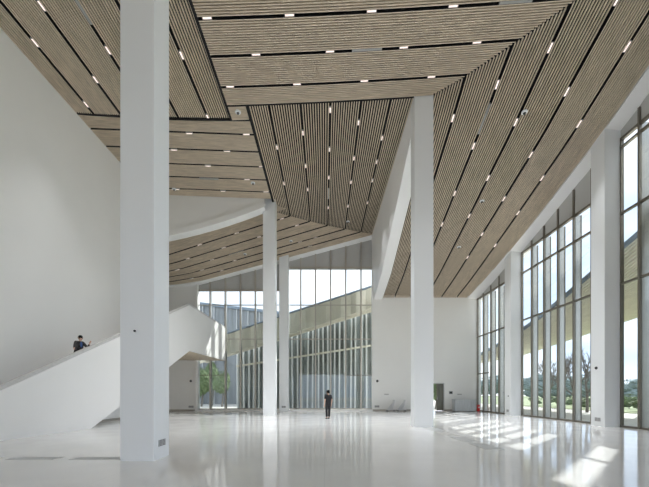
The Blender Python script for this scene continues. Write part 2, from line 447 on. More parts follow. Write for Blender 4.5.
# ------------------------------------------------------------------ columns and piers
def column(x0, x1, y0, y1, top, label, name='column'):
    c = MB().cbox(x0,x1,y0,y1,0,top,.012).build(name, M['column'], loc=((x0+x1)/2,(y0+y1)/2,0))
    return tag(c, label, 'column')
column(-4.66,-3.88,7.86,8.62,14.9, 'broad white square column nearest the camera, in front of the staircase')
column(4.1,4.97,15.72,16.4,15.3, 'tall white column in the middle, standing where three ceiling fields meet')
column(-4.23,-3.37,23.7,24.4,15.0, 'slim white column left of the man, the nearer of two side by side')
column(-3.84,-3.05,29.2,29.9,13.3, 'slimmer white column standing against the courtyard glazing')
column(12.75,13.62,15.7,16.52,13.6, 'white wall pier between the nearest and the middle right windows', 'wall_pier')
column(12.75,13.62,23.62,24.42,11.5, 'white wall pier between the middle and the farthest right windows', 'wall_pier')
o = MB().box(-12.3,14.2,-4.3,-4,5.0,18).box(-12.3,-6,-4.3,-4,0,5.0).build('wall_front', M['white']); mkstruct(o, 'added white wall limiting light from the opening behind the camera', 'wall')  # unseen wall added to cut the light reaching column fronts from behind
o = MB().cbox(12.75,13.62,7.7,8.5,0,16.6).build('wall_right', M['column']); mkstruct(o, 'white wall pier beside the camera', 'wall')

# ------------------------------------------------------------------ staircase
def sx(y): return -11.63 + .1034*y if y <= 23.5 else -9.2 + (y-23.5)*.6/6.45
stair = empty('staircase', (-10.8, 9.0, 0))
tag(stair, 'long white staircase with solid balustrade climbing along the left wall to a landing', 'staircase')
def ztp(y): return 1.74 + .4785*(y-11.14) if y <= 23.5 else 7.65 - (y-23.5)*.054
def zbt(y):
    if y <= 14.9: return 0
    if y <= 23.5: return 4.41*(y-14.9)/8.6
    return 4.41 - (y-23.5)*.008
ys = [9.0,10,11,12,13,14,14.9,16,17.5,19,20.5,22,23.5,25,27,29.9]
mb = MB(); T = .18
for a, b in zip(ys, ys[1:]):
    q = [(sx(a),a,zbt(a)),(sx(b),b,zbt(b)),(sx(b),b,ztp(b)-.13),(sx(a),a,ztp(a)-.13)]
    fs = [(0,1,2,3),(7,6,5,4),(0,4,5,1),(3,2,6,7)]
    if a == ys[0]: fs.append((0,3,7,4))
    if b == ys[-1]: fs.append((1,5,6,2))
    mb.add(q+[(p[0]-T,p[1],p[2]) for p in q], fs)
part(mb, 'balustrade', M['white'], stair)
mb = MB()
for a, b in zip(ys, ys[1:]):
    q = [(sx(a)-.035,a,ztp(a)-.15),(sx(b)-.035,b,ztp(b)-.15),(sx(b)-.035,b,ztp(b)),(sx(a)-.035,a,ztp(a))]
    fs = [(0,1,2,3),(7,6,5,4),(0,4,5,1),(3,2,6,7)]
    if a == ys[0]: fs.append((0,3,7,4))
    if b == ys[-1]: fs.append((1,5,6,2))
    mb.add(q+[(p[0]-T+.02,p[1],p[2]) for p in q], fs)
part(mb, 'handrail', mat('rail_cap_paint', (.62,.61,.60), .5), stair)
mb = MB()   # flight body with steps
n = 38; y0s, y1s = 9.3, 23.5
for k in range(n):
    a = y0s+(y1s-y0s)*k/n; b = y0s+(y1s-y0s)*(k+1)/n
    zt = ztp(b)-1.12; zb_ = max(zbt(a)+.02, 0.0) if b < 15.2 else zbt(a)+.02
    if zt <= .05: continue
    x1 = sx(a)-T
    mb.add([(-11.9,a,zb_),(x1,a,zb_),(x1,b,max(zbt(b)+.02,0)),(-11.9,b,max(zbt(b)+.02,0)),(-11.9,a,zt),(x1,a,zt),(x1,b,zt),(-11.9,b,zt)],
           [(3,2,1,0),(4,5,6,7),(0,1,5,4),(2,3,7,6)])
part(mb, 'flight', M['white'], stair)
mb = MB()
mb.box(-15,-11.9,24.35,29.9,4.43,6.3)
mb.add([(-11.9,23.5,4.45),(sx(23.5)-T,23.5,4.45),(sx(29.9)-T,29.9,4.42),(-11.9,29.9,4.42),(-11.9,23.5,6.5),(sx(23.5)-T,23.5,6.5),(sx(29.9)-T,29.9,6.3),(-11.9,29.9,6.3)],
       [(3,2,1,0),(4,5,6,7),(0,1,5,4),(1,2,6,5),(2,3,7,6),(3,0,4,7)])
part(mb, 'landing', M['white'], stair)
mb = MB()
mb.box(-14.98,-11.9,24.4,29.85,4.39,4.425)
mb.add([(-11.88,23.6,4.43),(sx(23.6)-.01,23.6,4.39),(sx(29.9)-.01,29.85,4.34),(-11.88,29.85,4.38)], [(3,2,1,0)])
mb.add([(-11.88,23.6,4.46),(sx(23.6)-.03,23.6,4.42),(sx(29.9)-.03,29.85,4.37),(-11.88,29.85,4.41)], [(0,1,2,3)])
part(mb, 'wooden_soffit', M['wood_y'], stair)

# ------------------------------------------------------------------ projection helpers
def ray(px, py): return Vector(((px-CX)/F, 1.0, (HY-py)/F))
def hit(px, py, zf, y0=5, y1=33):
    d = ray(px, py)
    f = lambda t: EYE + d.z*t - zf(d.x*t, t)
    prev = y0; fp = f(y0)
    t = y0
    while t < y1:
        t += .1
        if (f(t) < 0) != (fp < 0): return (lambda r: (d.x*r, r))(bisect(f, t-.1, t))
    return None

FIELDS = {
 'a': (z1,'x',G1[1:-1],'upper ceiling field'), 'b': (z2,'y',G2[1:-1],'upper left ceiling field'),
 'c': (z3,'x',G3[1:-1],'middle left ceiling field'), 'd': (z4,'y',G4[1:-1],'dark central ceiling field'),
 'e': (z5,'x',G5[1:-1],'far left ceiling field'), 'f': (z6,'y',G6[1:-1],'big right ceiling field')}
LP = {
 'a': [(207,17),(289.4,14.8),(371.7,10.8),(453.4,5.5),(256,56),(330,52.4),(403.8,47.8),(477,43),(230,88.4),(297,86),(364.3,82.3),(431.5,76)],
 'b': [(35,47),(86,108.5),(41.6,7.7),(95.5,81.7),(108,51),(181.6,54),(207.8,112.5)],
 'c': [(189.3,133.4),(246.3,134.6),(173.9,150.4),(226.9,152.2),(207.8,166.7),(261.7,167.6),(247,180),(177,189.5),(223,190.7),(266,191)],
 'd': [(268.8,113),(277,153),(284,181),(301.6,133.6),(306,166.5),(309,190),(330,110.6),(330,150),(330,178),(330,208),(358.5,130),(354,164),(351,187),(349,206.6),(391,105.6),(382,145.8),(376.6,173.7),(372.4,193.5),(367.4,211.6)],
 'e': [(199.5,241.2),(236.5,229.4),(281.7,213.5),(187.7,256.5),(223.6,246.6),(259,235.5),(297,223.5),(177.3,269.3),(211.8,260.7),(315.6,234),(202,272.5),(234.5,263.9),(300,245),(191.6,282),(221.7,274),(310,247)],
 'f': [(452.8,114.6),(497,84.7),(473.4,149.5),(550,50),(515.7,127),(488,183),(469,222),(617.4,2.8),(566.6,95.7),(530.7,159.3),(503.8,205),(482,238.5),(467.5,261),(627,58),(579,132.6),(542,186),(518,219.4),(495,248.6),(454.5,200),(442,222)],
}
DP = {'a': [(367,49.3),(516,3)], 'b': [(80,5)], 'c': [(209,179.3)], 'd': [(330,194)], 'e': [(236,253)], 'f': [(484,122)]}
ORD = ['first','second','third','fourth','fifth','sixth','seventh','eighth','ninth','tenth']
def proj(x,y,z): return CX+F*x/y, HY-F*(z-EYE)/y
proto = None
lamp_data = bpy.data.lights.new('downlight','SPOT'); lamp_data.energy = 170; lamp_data.spot_size = math.radians(64); lamp_data.spot_blend = .8; lamp_data.shadow_soft_size = 0; lamp_data.color = (.96,.98,1)
lamp_dim = lamp_data.copy(); lamp_dim.energy = 45; lamp_data.energy = 230
for key, (zf, ax, gaps, fname) in FIELDS.items():
    rec = []
    for (px,py) in LP[key]:
        h = hit(px,py,zf)
        if not h: continue
        x, y = h
        gi = min(range(len(gaps)), key=lambda i: abs(gaps[i]-(y if ax=='x' else x)))
        if ax == 'x':   # keep image column
            y = gaps[gi]; x = (px-CX)/F*y
        else:
            x = gaps[gi]; y = x*F/(px-CX) if abs(px-CX) > 25 else y
        if key == 'e' and x > b45_x(y)-.2: continue
        if key == 'f' and not (ridge_y(x)+.2 < y < 29.6): continue
        if key == 'd' and not (15.9 < y < b45_y(x)-.2): continue
        rec.append((gi,x,y))
    rec = [r for i, r in enumerate(rec) if not any(r[0]==q[0] and abs(r[1]-q[1])+abs(r[2]-q[2]) < .8 for q in rec[:i])]
    used = sorted(set(r[0] for r in rec))
    for gi in used:
        row = sorted([r for r in rec if r[0]==gi], key=lambda r: r[1] if ax=='x' else r[2])
        for k, (_, x, y) in enumerate(row):
            e = empty('ceiling_light', (x, y, zf(x,y)+.03))
            if ax == 'y':
                sl = math.atan((zf(x,y+.3)-zf(x,y-.3))/.6); rot = (sl,0,0)
            else:
                sl = math.atan((zf(x+.3,y)-zf(x-.3,y))/.6); rot = (0,-sl,math.pi/2); 
            if proto is None:
                bm_ = MB().box(-.046,.046,-.17,-.155,-.02,.05).box(-.046,.046,.155,.17,-.02,.05).box(-.046,-.038,-.155,.155,-.02,.05).box(.038,.046,-.155,.155,-.02,.05)
                housing = bm_.build('housing', M['diffuser'], e)
                diff = MB().box(-.038,.038,-.15,.15,-.008,.03).build('lamp_panel', M['lamp'], e)
                proto = (housing, diff)
            else:
                for p_ in proto:
                    c = p_.copy(); COL.objects.link(c); c.parent = e
            e.rotation_euler = rot if ax == 'y' else (0,0,math.pi/2)
            if ax == 'x':
                e.rotation_euler = Matrix.Rotation(-sl,3,'Y').to_4x4().to_3x3().to_4x4().to_3x3().__matmul__(Matrix.Rotation(math.pi/2,3,'Z')).to_euler()
            if not (x < -10.9 or math.hypot(x-4.5, y-16) < 1.9 or (key == 'c' and y > 21) or key == 'e'):
                lo_ = bpy.data.objects.new('lamp', lamp_data if y > 14.5 else lamp_dim); COL.objects.link(lo_); lo_.location = (x, y, zf(x,y)-.01)
            si = used.index(gi)
            if ax == 'x': lab = f"small lit {fname} downlight, {ORD[si]} lit slot from the front, {ORD[k]} from left"
            else: lab = f"small lit {fname} downlight, {ORD[si]} lit slot from left, {ORD[k]} from the front"
            tag(e, lab, 'ceiling light', f'slot downlights of the {fname}')
    for i,(px,py) in enumerate(DP[key]):
        h = hit(px,py,zf)
        if not h: continue
        x, y = h
        gi = min(range(len(gaps)), key=lambda i: abs(gaps[i]-(y if ax=='x' else x)))
        if ax == 'x': y = gaps[gi]; x = (px-CX)/F*y
        else:
            x = gaps[gi]; y = x*F/(px-CX) if abs(px-CX) > 25 else y
        L = .58; m_ = MB(); 
        for q in (-.04,-.016,.008,.032):
            if ax == 'x': m_.prism([(x-L,y+q-.008,zf(x-L,y)+.0),(x+L,y+q-.008,zf(x+L,y)+.0),(x+L,y+q+.012,zf(x+L,y)+.0),(x-L,y+q+.012,zf(x-L,y)+.0)],(0,0,.04))
            else: m_.prism([(x+q-.008,y-L,zf(x,y-L)),(x+q+.012,y-L,zf(x,y-L)),(x+q+.012,y+L,zf(x,y+L)),(x+q-.008,y+L,zf(x,y+L))],(0,0,.04))
        if ax == 'x': m_.prism([(x-L,y-.044,zf(x-L,y)+.04),(x+L,y-.044,zf(x+L,y)+.04),(x+L,y+.044,zf(x+L,y)+.04),(x-L,y+.044,zf(x-L,y)+.04)],(0,0,.03))
        else: m_.prism([(x-.044,y-L,zf(x,y-L)+.04),(x+.044,y-L,zf(x,y-L)+.04),(x+.044,y+L,zf(x,y+L)+.04),(x-.044,y+L,zf(x,y+L)+.04)],(0,0,.03))
        o = m_.build('air_diffuser', M['diffuser'])
        ex = [' left','  right'][i].rstrip() if len(DP[key])>1 else ''
        tag(o, f"pale grey air diffuser in a slot of the {fname}{' near its middle' if 'left' in ex else ' at the photo edge' if ex else ''}", 'air diffuser')

for (px,py,k,lab) in [(238,112,'a','pair of small sensors in the ceiling corner between upper and upper left fields'),(524.5,112,'f','pale ceiling sensor high in the big right field, nearest of its three'),
        (482,201,'f','pale ceiling sensor in the big right field, middle of its three'),(459,247,'f','pale ceiling sensor in the big right field, farthest of its three'),
        (253,183,'c','small ceiling sensor near the right end of the middle left field'),(291,241,'e','ceiling sensor in the far left field, just right of the slim column'),
        (245,254,'e','ceiling sensor in the far left field, just left of the slim column'),(348,221.5,'d','pale sensor at the far tip of the dark central field'),
        (174,189,'c','ceiling sensor in the middle left field beside the broad column')]:
    h = hit(px,py,FIELDS[k][0])
    x, y = h; z = FIELDS[k][0](x,y); r = .13
    e = empty('ceiling_sensor', (x,y,z))
    m_ = MB(); n = 14
    prof = [(r,0),(r,-.03),(r*.8,-.05),(r*.55,-.055)]
    part(MB().tube([(x,y,z+.02),(x,y,z-.03),(x,y,z-.05)], [r,r,r*.75], 14), 'sensor_body', M['column'], e)
    part(MB().tube([(x,y,z-.05),(x,y,z-.09),(x,y,z-.1)], [r*.5,r*.42,r*.1], 12), 'sensor_lens', M['device'], e)
    tag(e, lab, 'ceiling sensor')

# ------------------------------------------------------------------ little wall devices
def device(x, y, z, face, lab, s=.07):
    e = empty('wall_camera', (x,y,z))
    if face == 'y': 
        part(MB().tube([(x,y,z),(x,y-.03,z)], [s,s*.95], 16), 'mounting_plate', M['plate_dark'], e)
        part(MB().ball((x,y-.03,z),(s*.8,s*.7,s*.8)), 'dome', M['device'], e, smooth=True)
    else:
        d = 1 if face == 'x' else -1
        part(MB().tube([(x,y,z),(x+d*.03,y,z)], [s,s*.95], 16), 'mounting_plate', M['plate_dark'], e)
        part(MB().ball((x+d*.03,y,z),(s*.7,s*.8,s*.8)), 'dome', M['device'], e, smooth=True)
    tag(e, lab, 'wall device')
def at(px, py, y): return (px-CX)/F*y, EYE+(HY-py)/F*y
x,z = at(135,331,7.86); device(x,7.86,z,'y','tiny black round device on the broad front column', .024)
x,z = at(377.3,381,30); device(x,30,z,'y','small black round device on the end wall right of the courtyard glazing', .11)
y = 12.75*F/(596.5-CX); device(12.75,y,EYE+(HY-368)/F*y,'-x','small black round device on the nearer wall pier', .07)
y = 11.88*F/(CX-190.8); device((190.8-CX)/F*30,30,EYE+(HY-381)/F*30,'y','small black round device on the wall below the stair landing', .11)
y = 12.75*F/(508.5-CX); device(12.75,23.9,EYE+(HY-396)/F*24,'-x','tiny dark device on the farther wall pier', .04)
# framed black panel on the end wall
x,z = at(450.8,392.6,29.98)
e = empty('wall_panel', (x,29.98,z)); part(MB().box(x-.17,x+.17,29.96,30,z-.14,z+.14), 'frame', M['plate'], e)
part(MB().box(x-.12,x+.12,29.95,29.961,z-.09,z+.09), 'screen', M['device'], e); tag(e,'small framed black screen on the end wall right of the doorway','control panel')
def grille(x, y, z, face, w, h, lab):
    e = empty('wall_grille', (x,y,z)); n = 5
    a, b = MB(), MB()
    if face == 'y':
        a.box(x-w/2,x+w/2,y-.012,y,z-h/2,z+h/2)
        for k in range(n): zz = z-h/2+h*(k+.5)/n; b.box(x-w*.42,x-w*.04,y-.016,y-.011,zz-h*.03,zz+h*.05).box(x+w*.04,x+w*.42,y-.016,y-.011,zz-h*.03,zz+h*.05)
    else:
        d = 1 if face == 'x' else -1
        a.box(min(x,x+d*.012),max(x,x+d*.012),y-w/2,y+w/2,z-h/2,z+h/2)
        for k in range(n): zz = z-h/2+h*(k+.5)/n; b.box(min(x+d*.011,x+d*.016),max(x+d*.011,x+d*.016),y-w*.42,y-w*.04,zz-h*.03,zz+h*.05).box(min(x+d*.011,x+d*.016),max(x+d*.011,x+d*.016),y+w*.04,y+w*.42,zz-h*.03,zz+h*.05)
    part(a,'plate',M['plate'],e); part(b,'slots',M['plate_dark'],e); tag(e,lab,'wall grille')
grille(-3.88, 8.23, .37, 'x', .34, .15, 'small grey double socket plate low on the side of the broad front column')
grille(12.75, 16.1, .32, '-x', .34, .17, 'small grey double plate low on the nearer wall pier')
grille(-3.45, 29.2, .38, 'y', .36, .16, 'small grey plate low on the column against the courtyard glazing')
grille(-11.6, 30, .36, 'y', .45, .17, 'small grey plate low on the wall under the stair landing')
grille((377-CX)/F*30, 30, .38, 'y', .42, .18, 'small grey plate low on the end wall beside the courtyard glazing')
grille(12.75, 24.0, .32, '-x', .3, .16, 'small grey plate low on the farther wall pier')
for px, lab in ((386.5,'thin pale flush hatch on the end wall left of the middle column'),(459.5,'thin pale flush hatch on the end wall above the grey counter')):
    x,z = at(px,394.3,30)
    e = empty('wall_hatch',(x,30,z)); part(MB().box(x-.2,x+.2,29.99,30,z-.045,z+.045),'plate',M['plate'],e); part(MB().box(x-.17,x+.17,29.985,29.991,z-.02,z+.02),'slots',M['base'],e)
    tag(e,lab,'wall hatch')

# ------------------------------------------------------------------ door in the end wall
d = mkstruct(empty('door_1', (9.76,30.1,0)), 'doorway in the end wall with a half open dark door', 'door')
part(MB().box(DX0,DX0+.05,30.0,30.36,0,DZ).box(DX1-.05,DX1,30.0,30.36,0,DZ).box(DX0,DX1,30.0,30.36,DZ-.05,DZ), 'door_frame', M['plate'], d)
lf = part(MB().box(9.80,10.36,30.12,30.17,.03,DZ-.06), 'door_leaf', M['door_glass'], d)
part(MB().box(9.80,9.86,30.10,30.19,.03,DZ-.06).box(10.31,10.36,30.10,30.19,.03,DZ-.06).box(9.8,10.36,30.10,30.19,.03,.13), 'leaf_frame', M['bronze'], d)
part(MB().tube([(9.83,30.09,.95),(9.83,30.03,.95),(9.83,30.03,1.2),(9.83,30.09,1.2)],.015,8), 'door_handle', M['plate'], d).parent = lf
part(MB().box(DX0+.05,9.80,30.13,30.15,.03,DZ-.06), 'side_light', M['glass'], d)

# ------------------------------------------------------------------ things by the end wall
# grey counter
c = empty('counter', (12.2,29.2,0)); tag(c,'low grey panelled counter box standing before the end wall at the right corner','counter')
X0,X1,Y0,Y1,H = 10.88,12.68,28.75,29.5,.98
part(MB().box(X0+.03,X1-.03,Y0+.03,Y1,.05,H), 'body', M['galv'], c)
part(MB().box(X0,X1,Y0,Y1+.02,H,H+.04), 'worktop', M['plate'], c)
part(MB().box(X0+.06,X1-.06,Y0+.06,Y1-.02,0,.05), 'plinth', M['plate_dark'], c)
for k in range(4):
    a = X0+.06+k*(X1-X0-.12)/4
    part(MB().box(a+.02,a+(X1-X0-.12)/4-.02,Y0+.012,Y0+.03,.1,H-.05), 'panel', M['galv'], c)
part(MB().box(X0+.012,X0+.03,Y0+.1,Y1-.06,.1,H-.05), 'end_panel', M['galv'], c)
# red extinguisher box
e = empty('extinguisher_box',(12.85,28.9,0)); tag(e,'small upright red fire extinguisher box beside the grey counter','extinguisher box')
eb = part(MB().cbox(12.79,12.98,28.8,29.0,0.03,.52,.02),'body',M['red'],e)
part(MB().cbox(12.78,12.99,28.78,29.02,.52,.56,.02),'lid',M['red'],e)
part(MB().box(12.80,12.97,28.82,28.98,0,.03),'foot',M['device'],e)
part(MB().box(12.83,12.94,28.794,28.8,.3,.4),'sign_plate',M['white'],e).parent = eb
# leaning board trolleys
def trolley(px, lab):
    x = (px-CX)/F*29.3
    t = empty('board_trolley',(x,29.3,0)); tag(t,lab,'trolley','board trolleys by the end wall')
    part(MB().prism([(x-.05,29.0,.12),(x+.02,29.0,.12),(x+.24,29.0,.95),(x+.19,29.0,.95)],(0,.55,0)),'leaning_board',M['board'],t)
    part(MB().prism([(x-.42,29.3,.12),(x+.0,29.3,.12),(x+.17,29.3,.85)],(0,.03,0)),'side_gusset',M['board'],t)
    part(MB().tube([(x+.26,29.0,.1),(x+.26,29.0,1.0),(x+.26,29.55,1.0),(x+.26,29.55,.1)],.02,8),'push_frame',M['white'],t)
    part(MB().box(x-.45,x+.3,29.0,29.55,.09,.13),'platform',M['plate'],t)
    for a in (x-.38,x+.23):
        for b in (29.06,29.49): part(MB().tube([(a,b-.02,.05),(a,b+.02,.05)],.05,12),'caster',M['device'],t)
trolley(391.5,'grey board trolley standing before the end wall, farther from the middle column')
trolley(402,'grey board trolley standing before the end wall, closer to the middle column')

# ------------------------------------------------------------------ floor grilles
def fgrille(x0,x1,y0,y1,lab,grp,ns,along='x', frame=M['plate']):
    e = empty('floor_grille',((x0+x1)/2,(y0+y1)/2,0)); tag(e,lab,'floor grille',grp)
    part(MB().box(x0,x1,y0,y1,0,.004),'frame',frame,e)
    b = MB()
    for k in range(ns):
        if along == 'x': t = y0+(y1-y0)*(k+.5)/ns; b.box(x0+.03,x1-.03,t-.25*(y1-y0)/ns,t+.25*(y1-y0)/ns,.004,.007)
        else: t = x0+(x1-x0)*(k+.5)/ns; b.box(t-.25*(x1-x0)/ns,t+.25*(x1-x0)/ns,y0+.03,y1-.03,.004,.007)
    part(b,'slots',frame if frame.name == 'pale_grille' else M['galv'],e)
for k,(a,b) in enumerate([(12.55,13.7),(10.95,12.2),(9.45,10.6),(14.1,15.2)]):
    order = ['second','third','fourth','first'][k]
    fgrille(4.42,4.95,a,b,f'pale flush floor grille, {order} in the row running from the middle column to the camera','flush floor grilles before the middle column',6,'y',mat('pale_grille', (.66,.65,.63), .2))
fgrille(-7.42,-6.3,8.02,8.38,'dark slot grille in the floor, further left of the broad column','slot grilles left of the column',3,frame=mat('dark_slot_frame',(.60,.595,.58),.3))
fgrille(-5.95,-4.78,8.02,8.38,'dark slot grille in the floor, touching the broad column','slot grilles left of the column',3,frame=bpy.data.materials['dark_slot_frame'])
fgrille(-8.9,-7.75,8.02,8.38,'dark slot grille in the floor at the left photo edge','slot grilles left of the column',3,frame=bpy.data.materials['dark_slot_frame'])

# ------------------------------------------------------------------ people
def skin_mesh(name, verts, edges, radii, material, parent, levels=2, root=0):
    me = bpy.data.meshes.new(name); me.from_pydata(verts, edges, [])
    o = bpy.data.objects.new(name, me); COL.objects.link(o)
    mod = o.modifiers.new('Skin','SKIN'); mod.use_smooth_shade = True
    for i, v in enumerate(me.skin_vertices[0].data):
        r = radii[i]; v.radius = (r,r) if not hasattr(r,'__len__') else r
        v.use_root = (i == root)
    sb = o.modifiers.new('Sub','SUBSURF'); sb.levels = levels; sb.render_levels = levels
    dg = bpy.context.evaluated_depsgraph_get()
    nm = bpy.data.meshes.new_from_object(o.evaluated_get(dg))
    o.modifiers.clear(); o.data = nm; nm.materials.clear(); nm.materials.append(material)
    nm.polygons.foreach_set('use_smooth',[True]*len(nm.polygons))
    o.parent = parent
    return o
def person(root, J, scale, shirt, trousers, extra_sleeve='short', lanyard=False):
    # J: joints in local coordinates, figure faces -Y
    V, E, R = [], [], []
    idx = {}
    def add(n, p, r, par=None):
        idx[n] = len(V); V.append(p); R.append(r)
        if par: E.append((idx[par], idx[n]))
    add('pel', J['pel'], (.14,.10)); add('waist', J['waist'], (.125,.09), 'pel'); add('chest', J['chest'], (.15,.10), 'waist')
    add('neck0', J['neck0'], .06, 'chest'); add('neck', J['neck'], .052, 'neck0'); add('head', J['head'], (.075,.085), 'neck'); add('crown', J['crown'], (.07,.08), 'head')
    for s in 'LR':
        add('sh'+s, J['sh'+s], .06, 'chest'); add('el'+s, J['el'+s], .04, 'sh'+s); add('wr'+s, J['wr'+s], .027, 'el'+s)
        d = (Vector(J['wr'+s])-Vector(J['el'+s])).normalized()
        pm = Vector(J['wr'+s]) + d*.07
        add('pa'+s, tuple(pm), (.036,.018), 'wr'+s)
        side = d.cross(Vector((0,1,0))); side = side.normalized() if side.length > .3 else Vector((1,0,0)); nrm = d.cross(side).normalized()
        for k, L in enumerate((.062,.072,.068,.052)):
            q0 = pm + side*(.026-.017*k) + d*.02; q1 = q0 + d*L*.55 ; q2 = q1 + d*L*.45 - nrm*.015
            add(f'f{s}{k}0', tuple(q0), .010, 'pa'+s); add(f'f{s}{k}1', tuple(q1), .0088, f'f{s}{k}0'); add(f'f{s}{k}2', tuple(q2), .0075, f'f{s}{k}1')
        t0 = pm - d*.035 + side*.038; t1 = t0 + d*.035 + side*.018
        add(f't{s}0', tuple(t0), .012, 'pa'+s); add(f't{s}1', tuple(t1), .009, f't{s}0')
        add('hip'+s, J['hip'+s], .085, 'pel'); add('kn'+s, J['kn'+s], .055, 'hip'+s); add('an'+s, J['an'+s], .038, 'kn'+s)
        add('to'+s, tuple(Vector(J['an'+s])+Vector((0,-.14,-.045))), .032, 'an'+s)
    body = skin_mesh('body', V, E, R, M['skin'], root)
    # face
    h = Vector(J['head']); c = Vector(J['crown']); hc = (h+c)/2
    MB().ball(hc+Vector((0,-.098,-.018)), (.014,.02,.022)).build('nose', M['skin'], body, smooth=True)
    for s in (-1,1):
        MB().ball(hc+Vector((s*.032,-.082,.012)), (.014,.009,.008)).build('eye', M['white'], body, smooth=True)
        MB().ball(hc+Vector((s*.032,-.090,.012)), (.006,.004,.006)).build('pupil', M['hair'], body, smooth=True)
        MB().ball(hc+Vector((s*.085,.0,-.005)), (.012,.022,.034)).build('ear', M['skin'], body, smooth=True)
    MB().ball(hc+Vector((0,-.086,-.058)), (.026,.008,.007)).build('mouth', mat('lips',(.45,.2,.17),.5), body, smooth=True)
    def hf(d):
        q = 1+.05*math.sin(d.x*23+d.z*17)*math.sin(d.y*19)
        return q*(.80 if (d.y < -.35 and d.z < .42) else 1)
    MB().ball(hc+Vector((0,.018,.03)), (.098,.112,.112), 26, 18, hf).build('hair', M['hair'], root, smooth=True)
    # top
    V2 = [J['pel2'], J['waist'], J['chest'], J['neck0']]; E2 = [(0,1),(1,2),(2,3)]; R2 = [(.185,.15),(.18,.155),(.215,.165),(.085,.085)]
    for s in 'LR':
        V2.append(J['sh'+s]); R2.append(.095); E2.append((2,len(V2)-1))
        a, b = Vector(J['sh'+s]), Vector(J['el'+s])
        if extra_sleeve == 'short': V2.append(tuple(a+(b-a)*.72)); R2.append(.07); E2.append((len(V2)-2,len(V2)-1))
        else:
            V2.append(tuple(b)); R2.append(.058); E2.append((len(V2)-2,len(V2)-1))
            V2.append(tuple(b+(Vector(J['wr'+s])-b)*.9)); R2.append(.042); E2.append((len(V2)-2,len(V2)-1))
    skin_mesh('shirt' if extra_sleeve == 'short' else 'jacket', V2, E2, R2, shirt, root, root=1)
    V3 = [J['pel']]; E3 = []; R3 = [(.165,.125)]
    V3.append(tuple(Vector(J['pel'])+Vector((0,0,.1)))); R3.append((.15,.115)); E3.append((0,1))
    for s in 'LR':
        V3.append(J['hip'+s]); R3.append(.105); E3.append((0,len(V3)-1))
        V3.append(J['kn'+s]); R3.append(.078); E3.append((len(V3)-2,len(V3)-1))
        V3.append(tuple(Vector(J['an'+s])+Vector((0,0,.02)))); R3.append(.066); E3.append((len(V3)-2,len(V3)-1))
    skin_mesh('trousers', V3, E3, R3, trousers, root)
    for s in 'LR':
        a = Vector(J['an'+s])
        MB().ball(a+Vector((0,-.065,-.052)), (.046,.135,.042), 14, 8, lambda d: 1 if d.z > -.6 else .93).build('shoe', M['device'], root, smooth=True)
    if lanyard:
        MB().ball(Vector(J['chest'])+Vector((0,-.135,.0)), (.05,.035,.14)).build('inner_shirt', M['blue_cloth'], root, smooth=True)
    root.scale = (scale,)*3
stand = dict(pel=(0,0,.95),pel2=(0,0,.90),waist=(0,0,1.08),chest=(0,.01,1.30),neck0=(0,.01,1.45),neck=(0,0,1.50),head=(0,-.015,1.58),crown=(0,-.005,1.66),
    shL=(.17,.01,1.40),elL=(.23,.03,1.12),wrL=(.22,-.05,.88),shR=(-.17,.01,1.40),elR=(-.24,.03,1.12),wrR=(-.23,-.04,.88),
    hipL=(.09,0,.88),knL=(.10,-.01,.50),anL=(.10,.02,.10),hipR=(-.09,0,.88),knR=(-.09,-.03,.50),anR=(-.08,-.05,.10))
man = empty('person', (.22,20.55,0)); tag(man, 'person in black t-shirt and black trousers standing in the hall, seen from behind', 'person')
person(man, stand, .985, M['black_cloth'], M['black_cloth']); man.rotation_euler.z = math.radians(205)
lean = dict(pel=(0,.12,.95),pel2=(0,.10,.90),waist=(0,.06,1.08),chest=(0,-.03,1.27),neck0=(0,-.06,1.42),neck=(0,-.08,1.46),head=(0,-.12,1.53),crown=(0,-.11,1.61),
    shL=(.17,-.04,1.36),elL=(.27,-.16,1.14),wrL=(.31,-.26,1.34),shR=(-.17,-.04,1.36),elR=(-.27,-.14,1.13),wrR=(-.36,-.30,1.06),
    hipL=(.09,.12,.88),knL=(.10,.08,.50),anL=(.10,.12,.10),hipR=(-.09,.12,.88),knR=(-.09,.08,.50),anR=(-.09,.12,.10))
yp = 14.75
yp = 14.85
wo = empty('person', (sx(yp)-.46, yp, ztp(yp)-1.12+.06)); tag(wo, 'person in dark patterned jacket and blue shirt leaning on the staircase balustrade, one hand raised', 'person')
person(wo, lean, .92, M['jacket'], M['black_cloth'], 'long', True); wo.rotation_euler.z = math.radians(62)

# ------------------------------------------------------------------ outside
o = MB().box(-80,160,-60,31.0,-.6,-.12).box(-80,160,31,200,-.6,-.12).build('ground', M['paving']); mkstruct(o,'pale paving outside the hall','ground')
o = MB().box(25,160,-20,200,-.115,-.06).build('lawn', M['grass']); mkstruct(o,'green lawn outside the right windows','lawn')

